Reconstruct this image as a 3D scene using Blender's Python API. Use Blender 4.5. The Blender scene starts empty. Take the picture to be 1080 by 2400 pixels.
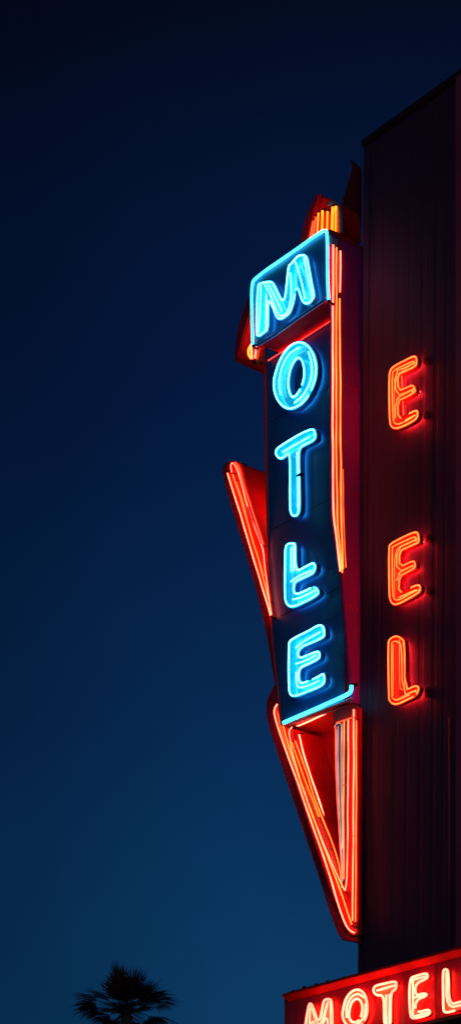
import bpy, bmesh, math, random
from mathutils import Vector, Matrix
random.seed(7)
S = bpy.context.scene
COL = S.collection

# ------------------------------------------------------------------ camera geometry (surveyed from the photo's two vanishing points)
FPX = 4847.0; UC = 540.0; HOR = 3450.0; EYE = 1.6
YAW = math.atan2(0.7690, 0.6392)
F = Vector((-math.sin(YAW), math.cos(YAW), 0)); R = Vector((math.cos(YAW), math.sin(YAW), 0)); UP = Vector((0, 0, 1))
CAM = -28.0 * F - 1.31 * R + Vector((0, 0, EYE))
def ray(u, v): return F + R * ((u - UC) / FPX) + UP * ((HOR - v) / FPX)
def PY(u, v, y):                      # survey point on a plane parallel to the sign face
    d = ray(u, v); return CAM + d * ((y - CAM.y) / d.y)
def PX(u, v, x):                      # survey point on a plane parallel to the sign's side
    d = ray(u, v); return CAM + d * ((x - CAM.x) / d.x)

# ------------------------------------------------------------------ materials
def nt(name):
    m = bpy.data.materials.new(name); m.use_nodes = True
    t = m.node_tree; t.nodes.clear()
    return m, t, t.nodes, t.links
def paint(name, col, rough=0.4, var=0.35, scale=3.0, streak=0.0, dirt=(0.02, 0.012, 0.01), coat=0.0, bump=0.06, metal=0.0, spec=0.5):
    m, t, N, L = nt(name)
    out = N.new('ShaderNodeOutputMaterial'); b = N.new('ShaderNodeBsdfPrincipled')
    tc = N.new('ShaderNodeTexCoord')
    n1 = N.new('ShaderNodeTexNoise'); n1.inputs['Scale'].default_value = scale; n1.inputs['Detail'].default_value = 8
    n1.inputs['Roughness'].default_value = 0.62
    L.new(tc.outputs['Object'], n1.inputs['Vector'])
    mx = N.new('ShaderNodeMix'); mx.data_type = 'RGBA'
    mx.inputs['A'].default_value = (*[c * (1 - var) for c in col], 1)
    mx.inputs['B'].default_value = (*[min(1, c * (1 + var)) for c in col], 1)
    L.new(n1.outputs['Fac'], mx.inputs['Factor'])
    last = mx.outputs['Result']
    if streak > 0:
        mp = N.new('ShaderNodeMapping'); mp.inputs['Scale'].default_value = (9, 9, 0.45)
        L.new(tc.outputs['Object'], mp.inputs['Vector'])
        n2 = N.new('ShaderNodeTexNoise'); n2.inputs['Scale'].default_value = 1.6; n2.inputs['Detail'].default_value = 6
        L.new(mp.outputs['Vector'], n2.inputs['Vector'])
        rp = N.new('ShaderNodeValToRGB'); rp.color_ramp.elements[0].position = 0.5; rp.color_ramp.elements[1].position = 0.72
        L.new(n2.outputs['Fac'], rp.inputs['Fac'])
        ml = N.new('ShaderNodeMath'); ml.operation = 'MULTIPLY'; ml.inputs[1].default_value = streak
        L.new(rp.outputs['Color'], ml.inputs[0])
        m2 = N.new('ShaderNodeMix'); m2.data_type = 'RGBA'
        L.new(ml.outputs[0], m2.inputs['Factor']); L.new(last, m2.inputs['A']); m2.inputs['B'].default_value = (*dirt, 1)
        last = m2.outputs['Result']
    L.new(last, b.inputs['Base Color'])
    rr = N.new('ShaderNodeMapRange'); rr.inputs['To Min'].default_value = max(0.03, rough - 0.12); rr.inputs['To Max'].default_value = rough + 0.15
    L.new(n1.outputs['Fac'], rr.inputs['Value']); L.new(rr.outputs['Result'], b.inputs['Roughness'])
    b.inputs['Metallic'].default_value = metal; b.inputs['Coat Weight'].default_value = coat; b.inputs['Coat Roughness'].default_value = 0.12
    b.inputs['Specular IOR Level'].default_value = spec
    bp = N.new('ShaderNodeBump'); bp.inputs['Strength'].default_value = bump; bp.inputs['Distance'].default_value = 0.02
    n3 = N.new('ShaderNodeTexNoise'); n3.inputs['Scale'].default_value = scale * 2.2; n3.inputs['Detail'].default_value = 5
    L.new(tc.outputs['Object'], n3.inputs['Vector']); L.new(n3.outputs['Fac'], bp.inputs['Height'])
    L.new(bp.outputs['Normal'], b.inputs['Normal'])
    L.new(b.outputs['BSDF'], out.inputs['Surface'])
    return m
def neon(name, col, strength, var=0.3):
    m, t, N, L = nt(name)
    out = N.new('ShaderNodeOutputMaterial'); e = N.new('ShaderNodeEmission')
    e.inputs['Color'].default_value = (*col, 1)
    tc = N.new('ShaderNodeTexCoord'); n = N.new('ShaderNodeTexNoise'); n.inputs['Scale'].default_value = 3.0; n.inputs['Detail'].default_value = 2
    L.new(tc.outputs['Object'], n.inputs['Vector'])
    r = N.new('ShaderNodeMapRange'); r.inputs['From Min'].default_value = 0.3; r.inputs['From Max'].default_value = 0.7
    r.inputs['To Min'].default_value = strength * (1 - var); r.inputs['To Max'].default_value = strength * (1 + var)
    L.new(n.outputs['Fac'], r.inputs['Value']); L.new(r.outputs['Result'], e.inputs['Strength'])
    L.new(e.outputs['Emission'], out.inputs['Surface'])
    return m

M = {}
M['red'] = paint('red_enamel', (0.66, 0.008, 0.011), 0.45, 0.22, 2.5, 0.35, (0.24, 0.005, 0.006), spec=0.2)
M['plum'] = paint('plum_red_enamel', (0.24, 0.022, 0.22), 0.45, 0.2, 2.0, 0.3, (0.22, 0.014, 0.11), spec=0.3)
M['header'] = paint('faded_rose_enamel', (0.50, 0.07, 0.07), 0.45, 0.25, 4, 0.35, (0.2, 0.03, 0.03), spec=0.2)
M['maroon'] = paint('dark_maroon_enamel', (0.13, 0.006, 0.014), 0.6, 0.3, 2.0, 0.3, spec=0.2)
M['boxred'] = paint('matt_red_enamel', (0.70, 0.004, 0.008), 0.75, 0.2, 2.5, 0.3, (0.3, 0.003, 0.005), spec=0.03)
M['deepred'] = paint('weathered_red_enamel', (0.42, 0.007, 0.016), 0.5, 0.35, 2.2, 0.5, (0.04, 0.006, 0.005))
M['blue'] = paint('blue_enamel', (0.008, 0.074, 0.22), 0.42, 0.25, 2.0, 0.4, (0.006, 0.038, 0.105), coat=0.1)
M['cyan'] = paint('cyan_enamel', (0.005, 0.44, 0.54), 0.25, 0.22, 5.0, 0.4, (0.002, 0.16, 0.32), coat=0.6, bump=0.12)
M['cyanside'] = paint('blue_letter_return', (0.010, 0.16, 0.42), 0.35, 0.25, 5.0, 0.35, (0.004, 0.04, 0.1))
M['orange'] = paint('red_letter_enamel', (0.62, 0.030, 0.012), 0.25, 0.25, 5.0, 0.35, (0.25, 0.01, 0.004), coat=0.6, bump=0.12)
M['cream'] = paint('orange_letter_enamel', (0.75, 0.20, 0.05), 0.25, 0.25, 5.0, 0.35, (0.35, 0.05, 0.01), coat=0.6, bump=0.12)
M['redside'] = paint('red_letter_return', (0.45, 0.020, 0.015), 0.4, 0.3, 5.0, 0.4, (0.08, 0.005, 0.004))
M['marquee'] = paint('marquee_red_enamel', (0.50, 0.009, 0.018), 0.4, 0.25, 2.0, 0.45, (0.20, 0.008, 0.012), coat=0.1)
M['wall'] = paint('dark_corrugated_steel', (0.042, 0.020, 0.062), 0.6, 0.15, 1.2, 0.2, (0.029, 0.014, 0.045), spec=0.25)
M['pil'] = paint('maroon_trim', (0.26, 0.035, 0.085), 0.5, 0.3, 1.5, 0.3)
M['coping'] = paint('black_coping', (0.012, 0.010, 0.012), 0.5, 0.3, 2)
M['grey'] = paint('grey_primer', (0.30, 0.24, 0.27), 0.45, 0.3, 4, 0.4, (0.10, 0.05, 0.05))
M['black'] = paint('black_glass', (0.01, 0.01, 0.012), 0.2, 0.2, 5)
M['glass'] = paint('milky_tube_glass', (0.55, 0.56, 0.62), 0.15, 0.15, 6, coat=0.5)
M['asphalt'] = paint('asphalt', (0.045, 0.045, 0.048), 0.85, 0.35, 0.8, bump=0.4)
M['bark'] = paint('palm_bark', (0.075, 0.05, 0.035), 0.85, 0.4, 6, bump=0.6)
M['frond'] = paint('palm_frond', (0.060, 0.022, 0.018), 0.65, 0.4, 4)
M['ncyan'] = neon('cyan_neon', (0.070, 0.64, 0.96), 10.0)
M['hcyan'] = neon('blue_halo_fill', (0.02, 0.46, 1.0), 6.5)  # this and the next two: glow of unseen tubes added behind letters
M['hred'] = neon('red_halo_fill', (1.0, 0.030, 0.020), 15.0)
M['hwall'] = neon('wall_halo_fill', (1.0, 0.018, 0.022), 42.0)
M['nfill'] = neon('wash_fill', (1.0, 0.060, 0.030), 24.0)  # strong red for the added tubes that brighten crown, crescent and notch
M['nsoft'] = neon('soffit_red_neon', (1.0, 0.018, 0.012), 7.0)
M['wred'] = neon('deep_red_fill', (1.0, 0.060, 0.022), 14.0)  # for the tubes added to light the wing's side
M['nwhite'] = neon('pale_blue_neon', (0.30, 0.75, 1.0), 6.0)
M['nred'] = neon('red_neon', (1.0, 0.038, 0.009), 8.0)
M['norange'] = neon('orange_neon', (1.0, 0.092, 0.012), 7.5)
M['ncream'] = neon('hot_orange_neon', (1.0, 0.082, 0.042), 10.0)
M['nyellow'] = neon('yellow_neon', (1.0, 0.19, 0.010), 4.0)
M['nwarm'] = neon('warm_white_neon', (1.0, 0.095, 0.055), 10.0)
M['nwall'] = neon('wall_letter_neon', (1.0, 0.060, 0.010), 9.0)
M['nedge'] = neon('turquoise_neon', (0.030, 0.60, 0.90), 6.0)
M['salmon'] = paint('salmon_enamel', (0.72, 0.13, 0.085), 0.45, 0.2, 2.5, 0.3, (0.3, 0.04, 0.03), spec=0.25)
M['npink'] = neon('pink_neon', (1.0, 0.52, 0.46), 0.95)
M['darkplate'] = paint('dark_violet_enamel', (0.075, 0.020, 0.075), 0.2, 0.3, 3, 0.3, coat=0.5)
M['ndim'] = neon('dim_red_neon', (1.0, 0.08, 0.02), 2.6)
M['nlav'] = neon('lavender_neon', (0.66, 0.58, 0.80), 0.75)

# ------------------------------------------------------------------ object helpers
def link(o, parent=None):
    COL.objects.link(o)
    if parent is not None: o.parent = parent
    return o
def thing(name, label, cat, loc, group=None):
    o = bpy.data.objects.new(name, None); o.empty_display_size = 0.3
    COL.objects.link(o); o.location = loc; o['label'] = label; o['category'] = cat
    if group: o['group'] = group
    return o
def obj(name, bm, mats, parent=None, root=None, smooth=False, label=None):
    """links a bmesh (world coordinates) as one mesh object; parents keep the world placement"""
    me = bpy.data.meshes.new(name)
    if root is not None: bmesh.ops.translate(bm, verts=bm.verts, vec=-root.location)
    bm.to_mesh(me); bm.free()
    for m in (mats if isinstance(mats, (list, tuple)) else [mats]): me.materials.append(M[m])
    if smooth:
        for p in me.polygons: p.use_smooth = True
    o = bpy.data.objects.new(name, me); link(o, parent)
    if label: o['label'] = label
    return o
def chaikin(p, n=2, closed=True, k=0.25):
    for _ in range(n):
        q = []
        m = len(p)
        if not closed: q.append(p[0])
        for i in range(m if closed else m - 1):
            a = p[i]; b = p[(i + 1) % m]
            q.append(tuple(a[j] + (b[j] - a[j]) * k for j in range(len(a))))
            q.append(tuple(b[j] + (a[j] - b[j]) * k for j in range(len(a))))
        if not closed: q.append(p[-1])
        p = q
    return p
def area(p): return 0.5 * sum(p[i][0] * p[(i + 1) % len(p)][1] - p[(i + 1) % len(p)][0] * p[i][1] for i in range(len(p)))
def inset(poly, d):
    """offset a closed 2-D polygon inward by d"""
    s = 1 if area(poly) > 0 else -1
    n = len(poly); out = []
    for i in range(n):
        p0, p1, p2 = Vector(poly[i - 1]), Vector(poly[i]), Vector(poly[(i + 1) % n])
        e1 = (p1 - p0); e2 = (p2 - p1)
        if e1.length < 1e-6 or e2.length < 1e-6: continue
        e1.normalize(); e2.normalize()
        n1 = Vector((-e1.y, e1.x)) * s; n2 = Vector((-e2.y, e2.x)) * s
        b = n1 + n2
        if b.length < 1e-4: continue
        b.normalize(); c = max(0.55, b.dot(n1))
        out.append(tuple(p1 + b * (d / c)))
    return out
def dedupe(poly, eps):
    out = []
    for p in poly:
        if not out or (Vector(p) - Vector(out[-1])).length > eps: out.append(p)
    if len(out) > 2 and (Vector(out[0]) - Vector(out[-1])).length <= eps: out.pop()
    return out
def to2(px, y, round_n=0):
    p = [tuple(q) for q in px]
    if round_n: p = chaikin(p, round_n)
    w = [PY(u, v, y) for u, v in p]
    return [(a.x, a.z) for a in w]
def fill_faces(bm, loops, y):
    es = []
    for lp in loops:
        vs = [bm.verts.new((x, y, z)) for x, z in lp]
        es += [bm.edges.new((vs[i], vs[(i + 1) % len(vs)])) for i in range(len(vs))]
    r = bmesh.ops.triangle_fill(bm, edges=es, use_beauty=True, use_dissolve=False)
    return [g for g in r['geom'] if isinstance(g, bmesh.types.BMFace)]
def prism(loops, y0, y1, bev=0.012):
    """solid plate between y0 (front) and y1 (back) with the outline(s) given in x,z"""
    bm = bmesh.new()
    fs = fill_faces(bm, loops, y0)
    r = bmesh.ops.extrude_face_region(bm, geom=fs, use_keep_orig=True)
    nv = [g for g in r['geom'] if isinstance(g, bmesh.types.BMVert)]
    for v in nv: v.co.y = y1
    bmesh.ops.recalc_face_normals(bm, faces=bm.faces)
    if bev > 0:
        ed = [e for e in bm.edges if len(e.link_faces) == 2 and abs(e.verts[0].co.y - e.verts[1].co.y) < 1e-6
              and e.link_faces[0].normal.angle(e.link_faces[1].normal, 0) > 1.0]
        bmesh.ops.bevel(bm, geom=ed, offset=bev, segments=2, affect='EDGES', clamp_overlap=True)
    return bm
def prism_px(px, y0, y1, bev=0.012, rn=0): return prism([to2(px, y0, rn)], y0, y1, bev)
def box(bm, x0, x1, y0, y1, z0, z1, bev=0.0):
    r = bmesh.ops.create_cube(bm, size=1)
    for v in r['verts']:
        v.co = Vector(((x0 + x1) / 2 + v.co.x * (x1 - x0), (y0 + y1) / 2 + v.co.y * (y1 - y0), (z0 + z1) / 2 + v.co.z * (z1 - z0)))
    if bev:
        es = list({e for v in r['verts'] for e in v.link_edges})
        bmesh.ops.bevel(bm, geom=es, offset=bev, segments=2, affect='EDGES')
    return bm
def sweep(pts, r, closed=False, sides=8, caps=True, bm=None):
    bm = bm or bmesh.new()
    pts = [Vector(p) for p in pts]; n = len(pts)
    tang = []
    for i in range(n):
        a = pts[i - 1] if (closed or i > 0) else pts[i]; b = pts[(i + 1) % n] if (closed or i < n - 1) else pts[i]
        t = (b - a); tang.append(t.normalized() if t.length > 1e-9 else Vector((0, 0, 1)))
    nrm = Vector((0, 1, 0)) if abs(tang[0].y) < 0.9 else Vector((1, 0, 0))
    rings = []
    for i in range(n):
        nrm = nrm - tang[i] * nrm.dot(tang[i]); nrm.normalize()
        bi = tang[i].cross(nrm)
        rr = r[i] if isinstance(r, (list, tuple)) else r
        rings.append([bm.verts.new(pts[i] + (nrm * math.cos(2 * math.pi * k / sides) + bi * math.sin(2 * math.pi * k / sides)) * rr) for k in range(sides)])
    for i in range(n if closed else n - 1):
        a, b = rings[i], rings[(i + 1) % n]
        for k in range(sides): bm.faces.new((a[k], a[(k + 1) % sides], b[(k + 1) % sides], b[k]))
    if not closed and caps:
        bm.faces.new(rings[0][::-1]); bm.faces.new(rings[-1])
    bmesh.ops.recalc_face_normals(bm, faces=bm.faces)
    return bm
def wob(pts, a):
    """hand-bent glass: a slow irregular wander"""
    ph = [random.uniform(0, 6.28) for _ in range(6)]; s = 0; out = []; prev = None
    for p in pts:
        p = Vector(p)
        if prev is not None: s += (p - prev).length
        prev = p
        out.append(p + Vector((math.sin(s * 5.3 + ph[0]) + 0.6 * math.sin(s * 11.7 + ph[1]), 0.5 * math.sin(s * 7.1 + ph[2]), math.sin(s * 6.1 + ph[3]) + 0.5 * math.sin(s * 13 + ph[4]))) * a)
    return out
def densify(pts, step=0.06):
    out = []
    for a, b in zip(pts[:-1], pts[1:]):
        a, b = Vector(a), Vector(b); k = max(1, int((b - a).length / step))
        out += [a.lerp(b, i / k) for i in range(k)]
    out.append(Vector(pts[-1])); return out
def tube(px, y, r, mat, parent, root, name='neon_tube', rn=2, w=0.002, plane='y', ends=True, label=None):
    if name in ('arrow_tube', 'wing_tube', 'side_tube'): r *= 0.86; w *= 0.7
    pts = chaikin([tuple(p) for p in px], rn, closed=False) if len(px) > 2 else px
    P3 = [PY(u, v, y) if plane == 'y' else PX(u, v, y) for u, v in pts]
    P3 = wob(densify(P3), w)
    o = obj(name, sweep(P3, r), mat, parent, root, True, label)
    if ends:                         # blacked-out glass ends that turn back through the metal
        back = Vector((0, 0.09, 0)) if plane == 'y' else Vector((-0.09, 0, 0))
        for a, b in ((P3[0], P3[1]), (P3[-1], P3[-2])):
            d = (a - b).normalized()
            obj('tube_end', sweep([a, a + d * 0.02, a + d * 0.03 + back * 0.35, a + d * 0.03 + back], r * 0.98, sides=7), 'black', o, root, True)
    return o
def letter(px, yf, depth, parent, root, mats, tmat, r=0.013, insets=(0.035,), stand=0.012, rec=0.05, hole=None, name='letter', label=None, rn=2, extra=(), inmat=None, halo=None, xr=None):
    """open-faced channel letter: returns + recessed enamel pan, with hand-bent tubes following its outline"""
    lo = [dedupe(to2(px, yf, rn), 0.006)]
    if hole: lo.append(dedupe(to2(hole, yf, rn), 0.006))
    bm = bmesh.new()
    fs = fill_faces(bm, lo, yf)
    r2 = bmesh.ops.extrude_face_region(bm, geom=fs, use_keep_orig=True)
    for v in [g for g in r2['geom'] if isinstance(g, bmesh.types.BMVert)]: v.co.y = yf + depth
    bmesh.ops.recalc_face_normals(bm, faces=bm.faces)
    for f in bm.faces: f.material_index = 1
    front = [f for f in bm.faces if all(abs(v.co.y - yf) < 1e-6 for v in f.verts)]
    bmesh.ops.inset_region(bm, faces=front, thickness=0.010, use_even_offset=False, use_boundary=True)
    r3 = bmesh.ops.extrude_face_region(bm, geom=front)
    for v in [g for g in r3['geom'] if isinstance(g, bmesh.types.BMVert)]: v.co.y += rec
    left = [f for f in front if f.is_valid]
    if left: bmesh.ops.delete(bm, geom=left, context='FACES_ONLY')
    for f in bm.faces:
        cy = f.calc_center_median().y
        if yf + 0.004 < cy <= yf + rec + 1e-4 and all(v.co.y <= yf + rec + 1e-4 for v in f.verts): f.material_index = 0
    o = obj(name, bm, mats, parent, root, False, label)
    for k, d in enumerate(insets):
        for li, base in enumerate(lo):
            if li == 1 and k > 0: continue
            q = inset(base, d if li == 0 else -d)
            q = dedupe(q, 0.012)
            P3 = wob([Vector((x, yf - stand + 0.006 * k, z)) for x, z in q + [q[0]]], 0.0025)[:-1]
            # a small gap in each outline where the two electrodes go back into the can
            g = int(len(P3) * 0.62)
            P3 = P3[g + 1:] + P3[:g]
            obj('neon_tube', sweep(P3, r * (1 - 0.25 * k)), tmat, o, root, True)
    if halo:                         # unseen tube added behind the can to put a glow round the letter
        q = dedupe(inset(lo[0], halo[1]), 0.02)
        obj('halo_fill_light', sweep([(x, yf + depth + halo[2], z) for x, z in q], halo[3], closed=True, sides=6), halo[0], o, root, True)
    for e in extra:
        pts = chaikin(e, 2, closed=False) if len(e) > 2 else e
        P3 = wob(densify([PY(u, v, yf - stand + 0.02) for u, v in pts], 0.04), 0.003)
        obj('neon_tube', sweep(P3, xr or r * 0.9), inmat or tmat, o, root, True)
    return o

# ================================================================== THE SETTING
bm = bmesh.new(); bmesh.ops.create_grid(bm, x_segments=8, y_segments=8, size=600)
g = obj('ground', bm, 'asphalt'); g['kind'] = 'structure'; g['label'] = 'dark asphalt ground around the motel'

# ------------------------------------------------------------------ tower building
YB = 0.20
top = PY(855, 335, YB); low = PY(841, 2300, YB)
lean = (low.x - top.x) / (low.z - top.z)
xb0 = top.x + lean * (0 - top.z)
ZT = top.z; XR = 9.0
tower = thing('tower_building', 'tall dark windowless tower clad in vertical ribbed steel behind the motel signs', 'building', (top.x, YB, 0))
bm = bmesh.new()                     # ribbed front sheet: a trapezoid profile run up the wall
prof = []; x = 0.0; k = 0
while x < XR - 0.5:
    w = (0.23, 0.17, 0.31, 0.20, 0.26)[k % 5]; k += 1
    prof += [(x, 0.0), (x + w * 0.62, 0.0), (x + w * 0.68, 0.004), (x + w * 0.94, 0.004)]
    x += w
zs = [0, ZT * 0.25, ZT * 0.5, ZT * 0.75, ZT]
grid = []
for z in zs:
    xl = xb0 + (top.x - xb0) * z / ZT
    grid.append([bm.verts.new((xl + px_, YB + dy, z)) for px_, dy in prof])
for a, b in zip(grid[:-1], grid[1:]):
    for i in range(len(prof) - 1): bm.faces.new((a[i], a[i + 1], b[i + 1], b[i]))
obj('front_wall', bm, 'wall', tower, tower)
bm = bmesh.new()
xe = top.x + prof[-1][0]
vs = [bm.verts.new(c) for c in ((xb0, YB + .001, 0), (xe, YB + .001, 0), (xe, 7, 0), (xb0, 7, 0), (top.x, YB + .001, ZT), (xe, YB + .001, ZT), (xe, 7, ZT), (top.x, 7, ZT))]
for f in ((1, 2, 6, 5), (2, 3, 7, 6), (3, 0, 4, 7), (4, 5, 6, 7)): bm.faces.new([vs[i] for i in f])
bmesh.ops.recalc_face_normals(bm, faces=bm.faces)
obj('rear_wall', bm, 'wall', tower, tower)
bm = bmesh.new()
box(bm, top.x - 0.03, xe + 0.05, YB - 0.05, YB + 0.12, ZT - 0.05, ZT + 0.035, 0.008)
box(bm, top.x - 0.03, top.x + 0.15, YB + 0.1205, 7.05, ZT - 0.05, ZT + 0.035, 0.008)
obj('coping', bm, 'coping', tower, tower)
bm = bmesh.new()
pxl = PY(1065, 1000, YB - 0.10).x
box(bm, pxl, pxl + 0.75, YB - 0.10, YB + 0.15, 0, PY(1066, 180, YB - 0.10).z, 0.012)
obj('pilaster', bm, 'pil', tower, tower)
bm = bmesh.new()                     # sheet-metal corner flashing at the near edge
bm2 = bmesh.new()
vs = []
for z in (0, ZT - 0.06):
    xl = xb0 + (top.x - xb0) * z / ZT
    vs.append([bm.verts.new(c) for c in ((xl - 0.015, YB + 0.3, z), (xl - 0.015, YB - 0.012, z), (xl + 0.10, YB - 0.012, z), (xl + 0.10, YB - 0.001, z))])
for i in range(3): bm.faces.new((vs[0][i], vs[0][i + 1], vs[1][i + 1], vs[1][i]))
bmesh.ops.recalc_face_normals(bm, faces=bm.faces); bm2.free()
obj('corner_flashing', bm, 'wall', tower, tower)
cp = [PY(u, v, YB - 0.015) for u, v in ((1006, 1010), (1007, 1100), (1006.5, 1180), (1007, 1246))]
obj('cable', sweep(densify(cp), 0.006), 'coping', tower, tower, True)
cp = [PY(u, v, YB - 0.015) for u, v in ((1052, 1680), (1052, 2230))]
obj('conduit', sweep(cp, 0.012), 'pil', tower, tower, True)

# ================================================================== MAIN SIGN
sign = thing('motel_sign', 'tall vertical googie motel sign with cyan letters and red neon arrow beside the dark tower', 'neon sign', (-0.3, 0.3, 0))
YM = -0.40                            # front of the box that carries the M
XS = PX(815, 900, 0).x if False else PY(815, 900, 0.0).x     # outer face of the sign's side
Zb = lambda u, v, y: PY(u, v, y).z
ztop = Zb(767, 537, YM)

# cabinet: tapered tower box
left = [(618, 640), (618, 835), (623, 1150), (628, 1440), (650, 1640), (657, 1699)]
L2 = to2(left, 0.012)
L2[0] = (L2[0][0], ztop - 0.02)
zr = Zb(824, 1641, 0.0)
cab = L2 + [(XS - 0.02, zr), (XS - 0.02, ztop - 0.02)]
obj('cabinet', prism([cab], 0.012, 1.0, 0.02), 'red', sign, sign)
face = to2([(623, 640), (623, 835), (628, 1150), (633, 1440), (655, 1640), (662, 1696)], 0.0)
face[0] = (face[0][0], ztop - 0.1)
face += [(XS - 0.07, zr + 0.02), (XS - 0.07, ztop - 0.1)]
obj('face_panel', prism([face], -0.006, 0.0115, 0.004), 'blue', sign, sign)
# raised edge trim down the left of the face
tp = [PY(u, v, -0.012) for u, v in chaikin([(620.5, 832), (625.5, 1150), (630.5, 1440), (652.5, 1640), (660, 1699)], 1, closed=False)]
obj('edge_trim', sweep(densify(tp, 0.2), 0.022, sides=8), 'red', sign, sign, True)

# side panel that projects in front of the face and tapers back towards the bottom
sp = [(776, 548), (777, 900), (778, 1205), (789, 1275), (800, 1350), (812, 1500), (821, 1600), (825, 1646)]
pts = [PX(u, v, XS + 0.03) for u, v in sp]
pts[0].z = ztop - 0.03
pts = [Vector((0, max(p.y, YM + 0.02), p.z)) for p in pts]
yz = [(p.y, p.z) for p in pts] + [(0.95, zr), (0.95, ztop - 0.03)]
bm = prism([yz], 0.0, 0.05, 0.012)    # built flat, then stood up along x
for v in bm.verts: v.co = Vector((XS + 0.03 - v.co.y, v.co.x, v.co.z))
bmesh.ops.reverse_faces(bm, faces=bm.faces); bmesh.ops.recalc_face_normals(bm, faces=bm.faces)
obj('side_panel', bm, 'plum', sign, sign)

# box that carries the M
mb = [(594, 657), (764, 539), (769, 700), (598, 811)]
m2 = to2(mb, YM)
m2 = [(min(x, XS + 0.026), z) for x, z in m2]
m2[1] = (m2[1][0], ztop)
mo = dedupe(chaikin(m2, 2, k=0.06), 0.005)
obj('letter_box', prism([mo], YM, -0.007, 0.02), 'boxred', sign, sign)
mi = inset(mo, 0.012)
obj('letter_box_face', prism([mi], YM - 0.016, YM - 0.001, 0.006), 'blue', sign, sign)
# dark lip along the bottom of the M face
lip = [PY(u, v, YM - 0.03) for u, v in ((598, 806), (604, 809), (640, 787), (700, 744), (765, 700))]
obj('lower_lip', sweep(densify(lip), 0.022), 'cyanside', sign, sign, True)
# grey flashing at the upper right corner of the box
bm = bmesh.new()
a = PX(770, 552, XS + 0.035); b = PX(789, 570, XS + 0.035)
box(bm, XS + 0.0305, XS + 0.05, a.y, b.y, b.z - 0.06, a.z, 0.004)
obj('flashing', bm, 'grey', sign, sign)
# rounded crown roll on the top of the cabinet
pr = [(-0.40 + 0.0, ztop - 0.02), (-0.33, ztop + 0.035), (-0.18, ztop + 0.05), (0.05, ztop + 0.03), (0.5, ztop + 0.01), (0.95, ztop + 0.0), (0.95, ztop - 0.029), (-0.40, ztop - 0.029)]
bm = prism([pr], 0.0, 1.55, 0.006)
for v in bm.verts: v.co = Vector((XS + 0.015 - v.co.y, v.co.x, v.co.z))
bmesh.ops.recalc_face_normals(bm, faces=bm.faces)
obj('cabinet_top', bm, 'deepred', sign, sign)

zbx = min(p[1] for p in mo)
a_ = PY(628, 826, -0.045); b_ = PY(772, 757, -0.045)
P3 = [Vector((a_.x, -0.045, zbx - 0.022)), Vector((XS - 0.06, -0.045, PY(769, 700, YM).z - 0.022))]
obj('soffit_tube', sweep(densify(P3, 0.2), 0.0055), 'nsoft', sign, sign, True)

# ---- cyan letters
LM = [(599,788),(602,700),(604,668),(610,660),(631,656),(642,658),(653,683),(665.5,708),(670,672),(675.5,619),(683,616),(690,606),(703,594),(721,594.5),(727,630),(733,662),(740,692),(735,704),(723,716.5),(712,714.5),(705.5,704),(699,684),(695,678),(693,696),(687,722),(680,737),(668,747),(654,753),(646.5,746),(638,722),(631,706),(631,740),(630.5,775),(618,784),(607,793)]
LO = [(639,897),(645,870),(655,842),(670,818),(687,803),(703,798),(720,803),(735,820),(743,843),(745,865),(742,890),(733,915),(720,938),(702,956),(680,964),(662,957),(648,940),(641,920)]
HO = [(679,900),(681,876),(688,855),(698,842),(706,848),(711,868),(711,885),(706,905),(697,921),(688,929),(682,920)]
LT = [(644,1065),(646.7,1051.7),(658,1041.7),(695,1019),(724,1005),(736,1001.7),(741.5,1010),(743,1026.7),(735,1037),(713,1047),(704,1053),(703,1080),(704.5,1130),(705.5,1195),(700,1209),(691,1214.5),(682,1210),(678,1197),(677.5,1130),(677.5,1064),(671,1072),(658,1080),(649,1075)]
LL = [(666,1285),(671.7,1274),(680,1270),(691.7,1270),(695,1274),(695,1337),(714,1326),(733,1315),(740,1317),(742,1330),(738,1343),(730,1350),(697,1365),(691.5,1371),(691.5,1391),(711.7,1383),(733,1372.5),(744,1374),(750,1386.7),(746.7,1396.7),(720,1413),(691.7,1426),(678,1426),(670,1418),(666,1403)]
LE = [(675,1514),(678,1502),(685,1494.6),(729,1473),(743.7,1464),(755,1462),(762,1471.5),(763,1490),(758.5,1497),(732.6,1509.4),(702,1522),(702,1541),(722,1533),(743.7,1523),(751,1525),(752,1540),(745.6,1549),(714,1564),(703,1570),(704,1601),(725,1593),(748,1582),(758.5,1574),(763,1583),(763,1599),(756.7,1610),(718,1627),(695.6,1635),(683.5,1635),(677,1627),(675,1606.7)]
cm = ['cyan', 'cyanside']
letter(LM, YM - 0.13, 0.070, sign, sign, cm, 'ncyan', 0.0105, halo=('hcyan', 0.05, 0.02, 0.011), insets= (0.022,), label='big cyan neon letter M in its own box', rec=0.06,
       extra=[[(611,668),(609,720),(606,780)], [(618,664),(634,692),(652,738),(663,742),(676,726),(683,690),(680,640)], [(626,662),(646,700),(660,728)], [(711,604),(718,640),(728,680),(731,700)], [(692,614),(704,650),(714,700)], [(624,690),(624,740),(622,775)]])
letter(LO, -0.13, 0.082, sign, sign, cm, 'ncyan', 0.0105, halo=('hcyan', 0.05, 0.02, 0.011), insets= (0.025,), hole=HO, label='oval cyan neon letter O', rec=0.06,
       extra=[[(657,925),(652,895),(660,858),(678,828),(702,814)], [(722,824),(731,850),(729,888),(712,925),(690,945)]])
letter(LT, -0.13, 0.082, sign, sign, cm, 'ncyan', 0.0105, halo=('hcyan', 0.05, 0.02, 0.011), insets= (0.024,), label='cyan neon letter T', rec=0.06,
       extra=[[(696,1060),(697,1120),(697,1190)], [(662,1060),(690,1043),(725,1024)]])
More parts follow.
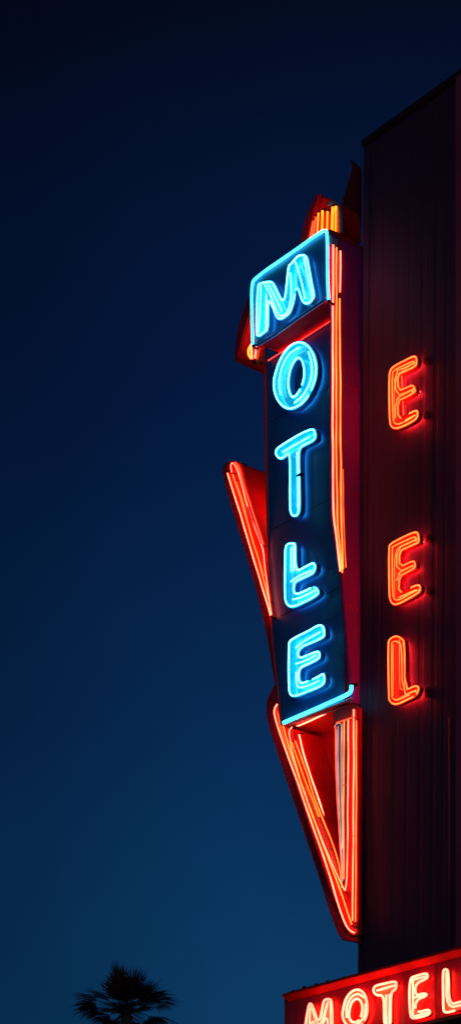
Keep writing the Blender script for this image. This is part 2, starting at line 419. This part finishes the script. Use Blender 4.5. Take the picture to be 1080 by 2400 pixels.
letter(LL, -0.13, 0.082, sign, sign, cm, 'ncyan', 0.0105, halo=('hcyan', 0.05, 0.02, 0.011), insets= (0.024,), label='cyan neon letter L with an extra short arm halfway up', rec=0.06,
       extra=[[(682,1282),(682,1340)], [(688,1278),(688,1338)], [(681,1364),(700,1350),(728,1337)], [(685,1405),(710,1398),(738,1384)]])
letter(LE, -0.13, 0.082, sign, sign, cm, 'ncyan', 0.0105, halo=('hcyan', 0.05, 0.02, 0.011), insets= (0.022,), label='lowest cyan neon letter, an E', rec=0.06,
       extra=[[(692,1518),(715,1500),(750,1482)], [(692,1556),(715,1550),(740,1535)], [(693,1575),(694,1612),(712,1612),(748,1595)]])

# ---- border tubes of the cabinet
tube([(592, 808), (590, 735), (589.5, 664), (598, 651.5), (680, 594), (757, 540), (765, 541), (766, 560), (767, 640), (769, 703)], YM - 0.045, 0.0185, 'nedge', sign, sign, 'border_tube', rn=2, w=0.0015)
tube([(664, 1694), (740, 1661), (810, 1630), (822, 1622), (823, 1607)], -0.05, 0.025, 'nedge', sign, sign, 'base_tube', rn=2, w=0.001)
bm = sweep([PY(663, 1699, -0.02), PY(825, 1638, -0.02)], 0.018)
obj('base_rail', bm, 'grey', sign, sign, True)

# ---- tubes on the projecting side panel
XT = XS + 0.052
tube([(780, 574), (779, 900), (779.5, 1200), (788, 1262), (797, 1340)], XT, 0.0125, 'ncream', sign, sign, 'side_tube', plane='x', rn=2, w=0.003)
tube([(788, 580), (787, 800), (788, 1205), (796, 1280), (801, 1343)], XT, 0.0085, 'norange', sign, sign, 'side_tube', plane='x', rn=2, w=0.004)
tube([(797, 588), (797.5, 640), (796, 686)], XT, 0.0105, 'ncream', sign, sign, 'side_tube', plane='x', rn=2)
tube([(795, 700), (797, 900), (798, 1130), (800, 1250), (803, 1335)], XT, 0.0095, 'norange', sign, sign, 'side_tube', plane='x', rn=2, w=0.004)
tube([(803, 1100), (804, 1220), (810, 1330)], XT, 0.008, 'ndim', sign, sign, 'side_tube', plane='x', rn=2, w=0.003)
for v in (686, 925, 1118, 1290):
    p = PX(792 if v < 1200 else 797, v, XS + 0.045)
    obj('tube_bracket', box(bmesh.new(), XS + 0.031, XS + 0.050, p.y - 0.03, p.y + 0.02, p.z - 0.006, p.z + 0.006, 0.002), 'grey', sign, sign)

# folded seams of the sheet metal
for v in (905, 1150, 1420):
    p = PX(815, v, XS + 0.031)
    obj('panel_seam', box(bmesh.new(), XS + 0.0305, XS + 0.034, max(-0.1, PX(800, v, XS).y), 0.9, p.z - 0.006, p.z + 0.006), 'deepred', sign, sign)
for v in (985, 1240, 1452):
    p = PY(640, v, -0.007); q = PX(790, v - 70, XS - 0.08)
    xl = PY(626 if v < 1100 else 631 if v < 1300 else 636, v, -0.007).x
    obj('panel_seam', box(bmesh.new(), xl + 0.02, XS - 0.075, -0.0085, -0.0065, p.z - 0.004, p.z + 0.004), 'black', sign, sign)

# ---- crescent fin behind the M box
cr = [(742,450),(722,487),(708,530),(699,575),(660,612),(610,655),(585,685),(565,735),(552,785),(547,830),(549,846),(554,848),(566,806),(580,752),(598,705),(640,660),(700,610),(722,560),(732,510),(749,456)]
obj('crescent_fin', prism_px(cr, 0.10, 0.62, 0.02, 1), 'deepred', sign, sign)
rb = [(738,470),(756,458),(775,466),(792,478),(800,492),(803,560),(702,585),(712,535)]
obj('crown_back', prism_px(rb, 0.13, 0.50, 0.02, 1), 'red', sign, sign)
ar = [(722,560),(726,533),(736,508),(752,493),(767,478),(779,474),(791,480),(797,492),(798,565)]
obj('crown_niche', prism_px(ar, -0.03, 0.045, 0.02, 1), 'red', sign, sign)
# hood strip of the niche
hp = [PY(u, v, -0.03) for u, v in chaikin([(768, 479), (778, 474.5), (790, 480), (797, 492), (798.5, 548)], 2, closed=False)]
obj('crown_hood', sweep(densify(hp, 0.03), 0.030), 'grey', sign, sign, True)
for i, (u0, v0, u1, v1, mt, rr) in enumerate([(725, 560, 733, 518, 'ndim', .010), (733, 553, 739, 508, 'ndim', .012), (742, 548, 746, 500, 'norange', .011), (754, 545, 755, 494, 'nyellow', .016), (766, 540, 767, 496, 'nyellow', .013), (777, 548, 779, 487, 'nyellow', .018), (785, 552, 786, 484, 'nyellow', .015)]):
    tube([(u0, v0), (u1, v1)], -0.075, rr, mt, sign, sign, 'crown_tube', w=0.003)
tube([(736, 556), (740, 530), (750, 508), (764, 492), (782, 484)], 0.072, 0.012, 'nfill', sign, sign, 'crown_fill_light', w=0.001, ends=False)  # unseen tube added behind the niche to redden the crescent and crown back
# spike fin
sk = [(818,372),(828,381),(838,391),(839,412),(838,560),(797,545),(799,477),(812,432),(822,402),(823,389)]
obj('spike_fin', prism_px(sk, 0.52, 0.60, 0.01, 1), 'maroon', sign, sign)
# lower end of the crescent: lit vent box
vb = [(578,806),(617,816),(619,856),(592,846),(580,834)]
obj('vent_box', prism_px(vb, 0.06, 0.58, 0.01), 'red', sign, sign)
tube([(590, 806), (582, 818), (582, 832), (589, 842)], 0.025, 0.016, 'nyellow', sign, sign, 'vent_tube', w=0.002)
tube([(588, 808), (590, 842)], 0.01, 0.014, 'ncream', sign, sign, 'vent_tube', w=0.002)
tube([(600, 812), (597, 840)], 0.01, 0.012, 'ncream', sign, sign, 'vent_tube', w=0.002)
bm = bmesh.new()
for k in range(7):
    p = PY(607 + k * 0.2, 824 + k * 4.2, 0.045); box(bm, p.x - 0.05, p.x + 0.055, 0.03, 0.0595, p.z - 0.007, p.z + 0.007)
obj('vent_slats', bm, 'cream', sign, sign)

# ---- winged fin at the left
wf = [(531,1107),(528,1094),(535,1083),(545,1078),(557,1081),(565,1089),(573,1116),(593,1192),(611,1240),(620,1278),(624,1330),(632,1400),(638,1450),(634,1449),(620,1402),(599,1332),(565,1215)]
obj('wing_fin', prism_px(wf, -0.05, 0.62, 0.012, 1), 'red', sign, sign)
wb = [(520,1102),(522,1090),(531,1082),(545,1084),(560,1150),(590,1260),(620,1370),(640,1460),(650,1540),(662,1645),(651,1640),(640,1590),(626,1500),(605,1405),(585,1332),(555,1235),(527,1140)]
obj('wing_border', prism_px(wb, 0.03, 0.60, 0.02, 1), 'deepred', sign, sign)
YW = -0.085
tube([(533, 1109), (566, 1215), (600, 1330), (622, 1402), (634, 1443)], YW, 0.0105, 'ncream', sign, sign, 'wing_tube', w=0.003)
tube([(543, 1108), (540, 1092), (544, 1084), (551, 1090), (559, 1106), (567, 1140), (576, 1176), (592, 1222), (609, 1268), (617, 1292), (620, 1330), (628, 1390), (636, 1440)], YW, 0.0076, 'ncream', sign, sign, 'wing_tube', w=0.004)
tube([(545, 1112), (561, 1160), (578, 1215), (590, 1262), (611, 1330), (629, 1405)], YW, 0.0059, 'norange', sign, sign, 'wing_tube', w=0.006)
tube([(551, 1083), (560, 1094), (567, 1125), (586, 1184), (606, 1240), (617, 1276)], YW, 0.0065, 'nred', sign, sign, 'wing_tube', w=0.004)
tube([(555, 1128), (570, 1180), (583, 1240), (603, 1300), (618, 1352)], YW + 0.01, 0.0055, 'nred', sign, sign, 'wing_tube', w=0.006)
tube([(580, 1188), (596, 1228), (612, 1274)], YW - 0.012, 0.011, 'glass', sign, sign, 'unlit_tube', w=0.002, ends=False)

tube([(569, 1090), (577, 1118), (597, 1192), (614, 1238), (621, 1268)], 0.01, 0.0105, 'wred', sign, sign, 'wing_tube', w=0.002)  # extra tube added just off the edge to light the wing's side face

tube([(652, 1120), (652.5, 1200), (653, 1330)], 0.26, 0.014, 'wred', sign, sign, 'wing_fill_light', w=0.001, ends=False)  # added out of sight behind the cabinet edge to brighten the wing's side

tube([(641, 700), (641, 770), (642, 840)], 0.26, 0.018, 'nfill', sign, sign, 'crescent_fill_light', w=0.001, ends=False)  # unseen tube added behind the M box to light the crescent's inner face
# clip across the T
p = PY(704, 1112, -0.14)
obj('tube_clip', box(bmesh.new(), p.x - 0.06, p.x + 0.035, -0.165, -0.125, p.z - 0.022, p.z + 0.016, 0.006), 'black', sign, sign)
# ---- V arrow under the cabinet
YA = 0.035
vl = [(640,1660),(645,1649),(654,1648),(664,1702),(688,1709),(706,1775),(770,1950),(803,2085),(812,2120),(822,2160),(826,2193),(818,2189),(806,2172),(760,2050),(700,1865),(650,1705)]
obj('arrow_arm', prism_px(vl, YA, 0.60, 0.010), 'red', sign, sign)
vr = [(779,1672),(826,1651),(838,1657),(838,2192),(826,2194),(812,2120),(803.5,2086)]
obj('arrow_upright', prism_px(vr, YA + 0.004, 0.125, 0.010), 'red', sign, sign)
vb = [(652,1588),(641,1606),(627,1634),(622,1652),(624,1690),(655,1785),(700,1920),(742,2045),(780,2165),(797,2203),(836,2207),(836,2186),(812,2150),(775,2040),(715,1850),(668,1700),(664,1640)]
obj('arrow_border', prism_px(vb, 0.10, 0.56, 0.03, 1), 'deepred', sign, sign)
bk = to2([(700,1690),(770,1655),(830,1640),(840,1900),(838,2190),(800,2080),(730,1870)], 0.58)
bk = [(min(x, 0.36), z) for x, z in bk]
obj('arrow_back', prism([bk], 0.58, 0.64, 0.0), 'deepred', sign, sign)
sf = [(L2[-1][0] + 0.05, 0.06), (XS - 0.05, 0.06), (0.3, 0.57), (L2[-1][0] + 0.05, 0.57)]
bm = bmesh.new()
z0a = L2[-1][1]; slope = (zr - z0a) / ((XS - 0.02) - L2[-1][0])
for dz in (-0.006, -0.030):
    bm.faces.new([bm.verts.new((x, y, z0a + slope * (x - L2[-1][0]) + dz)) for x, y in sf])
bm.verts.ensure_lookup_table()
for i in range(4): bm.faces.new((bm.verts[i], bm.verts[(i + 1) % 4], bm.verts[4 + (i + 1) % 4], bm.verts[4 + i]))
bmesh.ops.recalc_face_normals(bm, faces=bm.faces)
obj('soffit', bm, 'salmon', sign, sign)
tip = to2([(797,2203),(803,2190),(836,2190),(838,2209)], 0.07)
obj('arrow_tip', prism([tip], 0.07, 0.60 if tip[2][0] < 0.38 else 0.16, 0.01), 'deepred', sign, sign)
hd = [(781,1668),(826,1650),(836,1657),(836,1678),(784,1693)]
obj('arrow_header', prism_px(hd, YA - 0.02, YA + 0.003, 0.006), 'header', sign, sign)
YN = YA - 0.035
tube([(650, 1650), (642, 1662), (643, 1682), (665.6, 1747), (689, 1813), (713, 1879), (742, 1965), (768, 2036), (794, 2128), (807, 2163), (818, 2180), (831, 2187)], YN, 0.0115, 'ncream', sign, sign, 'arrow_tube', w=0.003)
tube([(684, 1704), (676, 1712), (678, 1728), (687, 1774), (710, 1852), (731, 1910), (752, 1963), (784, 2041), (806, 2086)], YN, 0.0085, 'ncream', sign, sign, 'arrow_tube', w=0.004)
tube([(655, 1652), (660, 1690), (671, 1732), (702, 1826), (739, 1931), (763, 1999), (794, 2076), (823, 2167)], YN, 0.0085, 'norange', sign, sign, 'arrow_tube', w=0.005)
tube([(692, 1737), (713, 1795), (731, 1858), (771, 1957), (794, 2022), (801, 2080)], YN, 0.0070, 'norange', sign, sign, 'arrow_tube', w=0.004)
tube([(684, 1740), (700, 1790), (722, 1850), (748, 1915)], YN, 0.0065, 'nyellow', sign, sign, 'arrow_tube', w=0.004)
tube([(668, 1722), (690, 1790), (716, 1865), (746, 1950), (772, 2020), (800, 2100)], YN, 0.0055, 'nyellow', sign, sign, 'arrow_tube', w=0.004)
tube([(650, 1668), (658, 1712), (690, 1795), (705, 1845)], YN, 0.0060, 'nred', sign, sign, 'arrow_tube', w=0.004)
tube([(716, 1845), (738, 1900), (764, 1968), (790, 2040)], YN - 0.01, 0.0095, 'glass', sign, sign, 'unlit_tube', w=0.004, ends=False)
rc = [(781,1697),(811,1690),(810,1850),(806,2050),(803.5,2078),(797,2010),(786,1800)]
obj('upright_dark_plate', prism_px(rc, YA - 0.006, YA + 0.0035, 0.002), 'darkplate', sign, sign)  # thin plate coloured dark, set on the upright in place of a cut recess
for px_, mt, rr in [([(783, 1704), (785, 1698), (797, 1694), (799, 1702), (798, 1790), (801, 1990)], 'npink', .0055), ([(785, 1702), (786, 1800), (792, 1920), (801, 2060)], 'nred', .006), ([(791, 1702), (791, 1790), (796, 1930), (803, 2066)], 'nlav', .0075), ([(801, 1696), (801, 1800), (803, 2050)], 'npink', .0045), ([(788, 1710), (789, 1800), (794, 1920)], 'npink', .004),
                    ([(806, 1689), (804, 1850), (805, 2060)], 'norange', .0070), ([(815.5, 1686), (815, 1826), (813, 2062), (808, 2088)], 'ncream', .0085), ([(828, 1662), (828, 1826), (826, 2062), (825, 2158)], 'ncream', .0090),
                    ([(834, 1690), (834, 1900), (833, 2036), (832, 2160)], 'norange', .0060)]:
    tube(px_, YN, rr, mt, sign, sign, 'arrow_tube', w=0.003)
tube([(787, 1694), (805, 1689), (824, 1682)], YN - 0.02, 0.0055, 'nred', sign, sign, 'arrow_tube', w=0.001)
for u, v in ((713, 1880), (806, 1840), (826, 1960), (776, 1990), (690, 1755), (831, 2175)):
    p = PY(u, v, YN); obj('tube_bracket', box(bmesh.new(), p.x - 0.022, p.x + 0.022, YN - 0.005, YA, p.z - 0.009, p.z + 0.009, 0.003), 'grey', sign, sign)
# deep red tubes added inside the notch to light its walls and the cabinet's underside
tube([(700, 1722), (713, 1775), (748, 1880), (776, 1965)], YA + 0.03, 0.0085, 'nfill', sign, sign, 'notch_fill_light', w=0.002)
tube([(694, 1703), (772, 1669)], YA + 0.04, 0.0075, 'nfill', sign, sign, 'notch_fill_light', w=0.002)
# steel brackets that carry the sign on the tower's flank
for z in (ztop - 1.0, ztop - 3.2, zr + 0.4):
    xl = xb0 + (top.x - xb0) * z / ZT
    obj('wall_bracket', box(bmesh.new(), XS + 0.02, xl - 0.016, 0.55, 0.75, z - 0.08, z + 0.08), 'coping', sign, sign)

# ================================================================== LETTERS ON THE TOWER WALL
E1 = [(910.7,882.6),(914.6,865.7),(926,855),(948,843.7),(971.7,832),(978,837),(979,853),(973,862),(948,875),(933,880),(936,914),(953,907),(970,899.5),(976,916),(973,921.5),(952,934.5),(934.5,942),(935,981),(955,970),(974,960.5),(981,961.7),(980,981),(962.6,993),(945.7,1002),(929,1008),(918.5,1004.5),(912.7,994),(911,939.6)]
E2 = [(910.7,1285),(914.6,1273),(942,1259),(974,1244.6),(982,1248.5),(984,1272),(978,1276),(955,1286),(938,1293.5),(938.6,1327),(962.6,1316),(971.7,1313),(975.5,1322),(975,1333),(955,1344.5),(938,1352.5),(936,1388),(958,1378),(979.5,1369),(986,1371.7),(986.6,1386),(979.5,1393.7),(948,1412),(929,1419.6),(920,1418),(913,1408),(910.7,1388.5)]
L3 = [(909,1509),(913,1497),(926,1489.5),(934,1490),(942,1495),(949.6,1503),(951,1616),(973,1605.5),(981,1607.4),(984,1614),(979.5,1627),(974,1634.6),(955,1642.4),(933,1653),(921,1653),(913,1646),(910,1636)]
def wall_letter(px, label, extra):
    w = to2(px, YB - 0.13)
    cx = sum(p[0] for p in w) / len(w); cz = min(p[1] for p in w)
    t = thing('wall_letter', label, 'neon letter', (cx, YB, cz), 'red neon letters on the tower wall')
    o = letter(px, YB - 0.13, 0.065, t, t, ['orange', 'redside'], 'nwall', 0.0085, (0.013, 0.068), stand=0.014, rec=0.05, halo=('hwall', 0.055, 0.030, 0.010), name='letter_can', rn=1, extra=extra, inmat='nred', xr=0.0055)
    # stand-off sockets to the right of the letter
    u = max(p[0] for p in px)
    vs_ = [p[1] for p in px if p[0] > u - 12]
    for v in (min(vs_) + 12, max(vs_) - 10):
        p = PY(u + 16, v, YB - 0.04); obj('socket', box(bmesh.new(), p.x - 0.045, p.x + 0.02, YB - 0.05, YB - 0.001, p.z - 0.045, p.z + 0.045, 0.012), 'redside', t, t)
    return t
wall_letter(E1, 'upper red neon letter E with pointed arms high on the dark tower wall', [[(923, 985), (922, 900), (936, 872), (968, 852)], [(941, 880), (942, 908)], [(943, 940), (944, 972)], [(928, 936), (950, 922), (972, 908)]])
wall_letter(E2, 'lower red neon letter E with rounded bottom arm above the letter L', [[(923, 1400), (923, 1292), (940, 1280), (978, 1262)], [(930, 1345), (950, 1334), (972, 1324)], [(932, 1402), (955, 1394), (980, 1382)]])
wall_letter(L3, 'red neon letter L at the bottom of the tower wall column', [[(935, 1500), (935, 1612), (942, 1616)], [(946, 1506), (946, 1612)], [(921, 1510), (920, 1630)], [(926, 1641), (950, 1628), (974, 1618)]])

# ================================================================== MARQUEE
YQ = -0.90
a = PY(665, 2335, YQ); b = PY(1080, 2225, YQ); zt = (a.z + b.z) / 2
zb = PY(1060, 2390, YQ).z
xq0 = a.x; xq1 = PY(1165, 2300, YQ).x
mq = thing('motel_marquee', 'long red marquee sign spelling MOTEL in glowing orange neon at the tower foot', 'neon sign', ((xq0 + xq1) / 2, -0.4, zb))
bm = bmesh.new(); box(bm, xq0, xq1, YQ, YB - 0.002, zb, zt - 0.003, 0.01)
obj('marquee_box', bm, 'deepred', mq, mq)
bm = bmesh.new(); box(bm, xq0 + 0.03, xq1 - 0.03, YQ - 0.012, YQ - 0.001, zb + 0.05, zt - 0.096, 0.003)
obj('marquee_face', bm, 'marquee', mq, mq)
rim = [(YQ - 0.002, zt - 0.095), (YQ - 0.11, zt - 0.03), (YQ - 0.11, zt), (YQ - 0.002, zt)]
bm = prism([rim], 0.0, xq1 - xq0 - 0.08, 0.004)
for v in bm.verts: v.co = Vector((xq0 + 0.085 + v.co.y, v.co.x, v.co.z))
bmesh.ops.recalc_face_normals(bm, faces=bm.faces)
obj('top_rim', bm, 'red', mq, mq)
bm = bmesh.new()
box(bm, xq0 - 0.012, xq1 + 0.012, YQ - 0.05, YQ + 0.04, zb - 0.01, zb + 0.045, 0.008)
obj('bottom_rim', bm, 'coping', mq, mq)
bm = bmesh.new()
box(bm, xq0 + 0.02, xq1, YQ + 0.03, YB - 0.012, zt + 0.001, zt + 0.06, 0.012)
for k in range(5):
    xx = xq0 + 0.1 + 0.23 * k + random.uniform(-.05, .05); box(bm, xx, xx + 0.03, YQ + 0.06, YQ + 0.09, zt + 0.055, zt + 0.072 + random.uniform(0, .02))
obj('roof_cap', bm, 'coping', mq, mq)
for u in (760, 905, 1020):
    p = PY(u, 2300, YQ - 0.013); obj('panel_seam', box(bmesh.new(), p.x - 0.004, p.x + 0.004, YQ - 0.0145, YQ - 0.0125, zb + 0.06, zt - 0.10), 'coping', mq, mq)
QM = [(712,2450),(716,2395),(722.5,2352),(731,2349),(739,2368),(748.5,2394),(753,2370),(759,2340),(775,2338),(781,2344),(782,2432),(768,2436),(766,2376),(753,2428),(744,2430),(733,2386),(727,2446)]
QO = [(801,2378),(805,2350),(815,2330),(830,2318),(845,2317),(857,2327),(863,2347),(864,2370),(858,2392),(846,2408),(830,2414),(814,2408),(804,2395)]
QH = [(820,2378),(823,2357),(832,2345),(842,2344),(848,2356),(848,2372),(842,2388),(832,2394),(823,2389)]
QT = [(873,2318),(879,2308),(905,2302),(929,2297),(932,2305),(931,2317),(927,2323),(919,2327),(918,2370),(918,2402),(909,2407),(899,2405),(898,2370),(898,2336),(884,2336),(876,2329)]
QE = [(958,2292),(974,2285.5),(1000,2278),(1005,2284),(1004,2296),(976,2308),(976,2330),(990,2325),(1002,2326),(1003,2336),(976,2347),(976,2372),(1004.6,2363),(1011,2370),(1007,2382),(968,2391),(959,2382)]
QL = [(1036,2279),(1041,2269),(1049.5,2269),(1053,2279),(1053.5,2352),(1080,2345),(1092,2342),(1096,2352),(1090,2365),(1051.5,2376),(1041,2375),(1036.5,2367)]
cq = ['cream', 'redside']
YL = YQ - 0.10
for px_, hole, lab, ex in [
    (QM, None, 'orange neon letter M on the marquee', [[(722, 2440), (727, 2362)], [(728, 2358), (748, 2415), (766, 2352)], [(774, 2346), (774, 2428)], [(768, 2346), (756, 2400)]]),
    (QO, QH, 'orange neon letter O on the marquee', [[(812, 2385), (811, 2358), (822, 2336), (838, 2328), (851, 2338)], [(856, 2352), (855, 2378), (842, 2398), (826, 2404)]]),
    (QT, None, 'orange neon letter T on the marquee', [[(882, 2322), (926, 2309)], [(904, 2332), (905, 2400)], [(912, 2330), (912, 2400)]]),
    (QE, None, 'orange neon letter E on the marquee', [[(967, 2297), (967, 2380)], [(967, 2297), (998, 2288)], [(970, 2339), (998, 2331)], [(968, 2382), (1003, 2373)]]),
    (QL, None, 'orange neon letter L on the marquee', [[(1045, 2278), (1045, 2364), (1088, 2354)]])]:
    letter(px_, YL, 0.045, mq, mq, cq, 'nwarm', 0.0145, (0.016,), halo=('hred', 0.045, 0.018, 0.012), stand=0.012, rec=0.05, hole=hole, label=lab, extra=ex)

# ================================================================== PALM TREE
DP = 66.0
pc = CAM + ray(296, 2372) * DP
palm = thing('palm_tree', 'dark fan palm silhouetted against the dusk sky far left of the motel sign', 'palm tree', (pc.x, pc.y, 0))
H = pc.z
tr = []; rad = []
for i in range(40):
    t = i / 39
    tr.append(Vector((pc.x + 0.25 * math.sin(t * 1.8) - 0.25 * math.sin(1.8), pc.y, t * H)))
    rad.append((0.26 - 0.10 * t) * (1 + 0.05 * (i % 2)) + (0.14 * max(0, 1 - t * 14)))
obj('trunk', sweep(tr, rad, sides=12), 'bark', palm, palm, True)
def frond(az, el, pet, blade, spread, droop):
    pet *= 1.12; blade *= 1.26
    bm = bmesh.new()
    d = (R * math.cos(az) + F * math.sin(az)) * math.cos(el) + UP * math.sin(el)
    side = d.cross(UP)
    side = side.normalized() if side.length > 0.15 else (R * math.sin(az) - F * math.cos(az)).normalized()
    # give each blade its own roll so that some show broad and some edge-on
    roll = random.uniform(-0.6, 0.6); nn = side.cross(d).normalized()
    side = (side * math.cos(roll) + nn * math.sin(roll)).normalized(); nn = side.cross(d).normalized()
    base = Vector((pc.x, pc.y, H)) + UP * random.uniform(-0.12, 0.08)
    pts = []
    for i in range(6):
        t = i / 5
        pts.append(base + d * pet * t - UP * (droop * 0.25 * pet * t * t))
    sweep(pts, [0.022 - 0.010 * i / 5 for i in range(6)], bm=bm, sides=5)
    hub = pts[-1]
    n = 30
    for i in range(n):
        a = (i / (n - 1) - 0.5) * 2 * spread
        ln = blade * (1 - 0.28 * (abs(a) / spread) ** 2) * random.uniform(0.88, 1.08)
        dirv = (d * math.cos(a) + side * math.sin(a)).normalized()
        fold = nn * (0.03 if i % 2 else -0.03)
        perp = (side * math.cos(a) - d * math.sin(a)).normalized()
        wd = math.tan(spread / (n - 1)) * 1.45
        c0 = hub
        def at(s, k): 
            sag = UP * (-droop * 0.42 * blade * (s ** 2.2))
            return hub + dirv * ln * s + perp * k + sag + fold * s
        m1 = ln * 0.56 * wd
        v = [bm.verts.new(p) for p in (c0, at(.56, -m1), at(.56, m1), at(.82, -m1 * .5), at(.82, m1 * .5), at(1.0, 0))]
        bm.faces.new((v[0], v[1], v[2])); bm.faces.new((v[1], v[3], v[4], v[2])); bm.faces.new((v[3], v[5], v[4]))
    obj('frond', bm, 'frond', palm, palm)
rnd = random.Random(11); random.seed(5)
for i in range(20):                   # upright young fans
    az = i * 2.399 + 0.3; frond(az, math.radians(rnd.uniform(16, 78)), rnd.uniform(.36, .60), rnd.uniform(.76, .94), math.radians(54), rnd.uniform(.05, .3))
for i in range(15):                   # spreading fans
    az = i * 2 * math.pi / 15 + 0.2; frond(az, math.radians(rnd.uniform(4, 32)), rnd.uniform(.6, 1.0), rnd.uniform(.7, .92), math.radians(54), rnd.uniform(.5, 1.1))
for i in range(14):                   # old drooping fans
    az = i * 2 * math.pi / 14 + 0.5; frond(az, math.radians(rnd.uniform(-40, -6)), rnd.uniform(.5, .85), rnd.uniform(.6, .8), math.radians(46), rnd.uniform(.8, 1.2))

# ================================================================== SKY, LIGHT, CAMERA
W = bpy.data.worlds.new("World"); S.world = W; W.use_nodes = True
t = W.node_tree; t.nodes.clear(); N = t.nodes; L = t.links
out = N.new('ShaderNodeOutputWorld'); bg = N.new('ShaderNodeBackground')
sky = N.new('ShaderNodeTexSky'); sky.sky_type = 'NISHITA'; sky.sun_disc = False
sky.sun_elevation = math.radians(-4.0); sky.sun_rotation = math.radians(145); sky.air_density = 1.0; sky.dust_density = 0.5; sky.ozone_density = 3.0
# night air: the last light thins out quickly with height
tc = N.new('ShaderNodeTexCoord'); sx = N.new('ShaderNodeSeparateXYZ'); L.new(tc.outputs['Generated'], sx.inputs[0])
rp = N.new('ShaderNodeValToRGB'); L.new(sx.outputs['Z'], rp.inputs['Fac'])
el = rp.color_ramp.elements
el[0].position = 0.0; el[0].color = (0.004, 0.036, 0.100, 1)
el[1].position = 1.0; el[1].color = (0.0006, 0.0014, 0.005, 1)
for p, c in ((0.22, (0.0035, 0.040, 0.115)), (0.33, (0.0022, 0.024, 0.088)), (0.46, (0.0014, 0.010, 0.050)), (0.58, (0.0010, 0.0032, 0.014))):
    e = el.new(p); e.color = (*c, 1)
# the glow of the town lies low towards the right; the left of the sky is darker
dp = N.new('ShaderNodeVectorMath'); dp.operation = 'DOT_PRODUCT'; dp.inputs[1].default_value = (R.x, R.y, 0)
L.new(tc.outputs['Generated'], dp.inputs[0])
mr = N.new('ShaderNodeMapRange'); mr.inputs['From Min'].default_value = -0.13; mr.inputs['From Max'].default_value = 0.03
mr.inputs['To Min'].default_value = 0.66; mr.inputs['To Max'].default_value = 1.04; mr.interpolation_type = 'SMOOTHSTEP'
L.new(dp.outputs['Value'], mr.inputs['Value'])
sc = N.new('ShaderNodeVectorMath'); sc.operation = 'SCALE'; L.new(rp.outputs['Color'], sc.inputs[0]); L.new(mr.outputs['Result'], sc.inputs['Scale'])
nz = N.new('ShaderNodeTexNoise'); nz.inputs['Scale'].default_value = 5.0; nz.inputs['Detail'].default_value = 6; nz.inputs['Roughness'].default_value = 0.55
L.new(tc.outputs['Generated'], nz.inputs['Vector'])
nr = N.new('ShaderNodeMapRange'); nr.inputs['From Min'].default_value = 0.3; nr.inputs['From Max'].default_value = 0.7; nr.inputs['To Min'].default_value = 0.86; nr.inputs['To Max'].default_value = 1.12
L.new(nz.outputs['Fac'], nr.inputs['Value'])
sc2 = N.new('ShaderNodeVectorMath'); sc2.operation = 'SCALE'; L.new(sc.outputs['Vector'], sc2.inputs[0]); L.new(nr.outputs['Result'], sc2.inputs['Scale'])
mixn = N.new('ShaderNodeMix'); mixn.data_type = 'RGBA'; mixn.blend_type = 'ADD'; mixn.inputs['Factor'].default_value = 0.02
L.new(sc2.outputs['Vector'], mixn.inputs['A']); L.new(sky.outputs['Color'], mixn.inputs['B'])
L.new(mixn.outputs['Result'], bg.inputs['Color']); bg.inputs['Strength'].default_value = 1.0
L.new(bg.outputs['Background'], out.inputs['Surface'])

sun = bpy.data.lights.new('fill_sun', 'SUN'); sun.energy = 0.16; sun.angle = math.radians(12); sun.color = (1.0, 0.82, 0.80)  # fill lamp added from behind the viewer to lift wall and palm
so = bpy.data.objects.new('fill_sun', sun); COL.objects.link(so); so.rotation_euler = Vector((-0.55, 0.78, -0.32)).to_track_quat('-Z', 'Y').to_euler()

cam = bpy.data.cameras.new('camera'); co = bpy.data.objects.new('camera', cam); COL.objects.link(co)
co.location = CAM; co.rotation_euler = (math.radians(90), 0, YAW)
cam.sensor_fit = 'VERTICAL'; cam.sensor_height = 36.0; cam.sensor_width = 36.0; cam.lens = FPX / 2400 * 36
cam.shift_y = (HOR - 1200) / 2400; cam.clip_start = 0.1; cam.clip_end = 3000
S.camera = co
S.view_settings.view_transform = 'Standard'; S.view_settings.look = 'None'; S.view_settings.exposure = 0; S.view_settings.gamma = 1
S.view_settings.use_curve_mapping = False
S.render.engine = 'CYCLES'
S.cycles.use_denoising = True; S.cycles.max_bounces = 6; S.cycles.sample_clamp_indirect = 4.0
S.cycles.use_adaptive_sampling = True
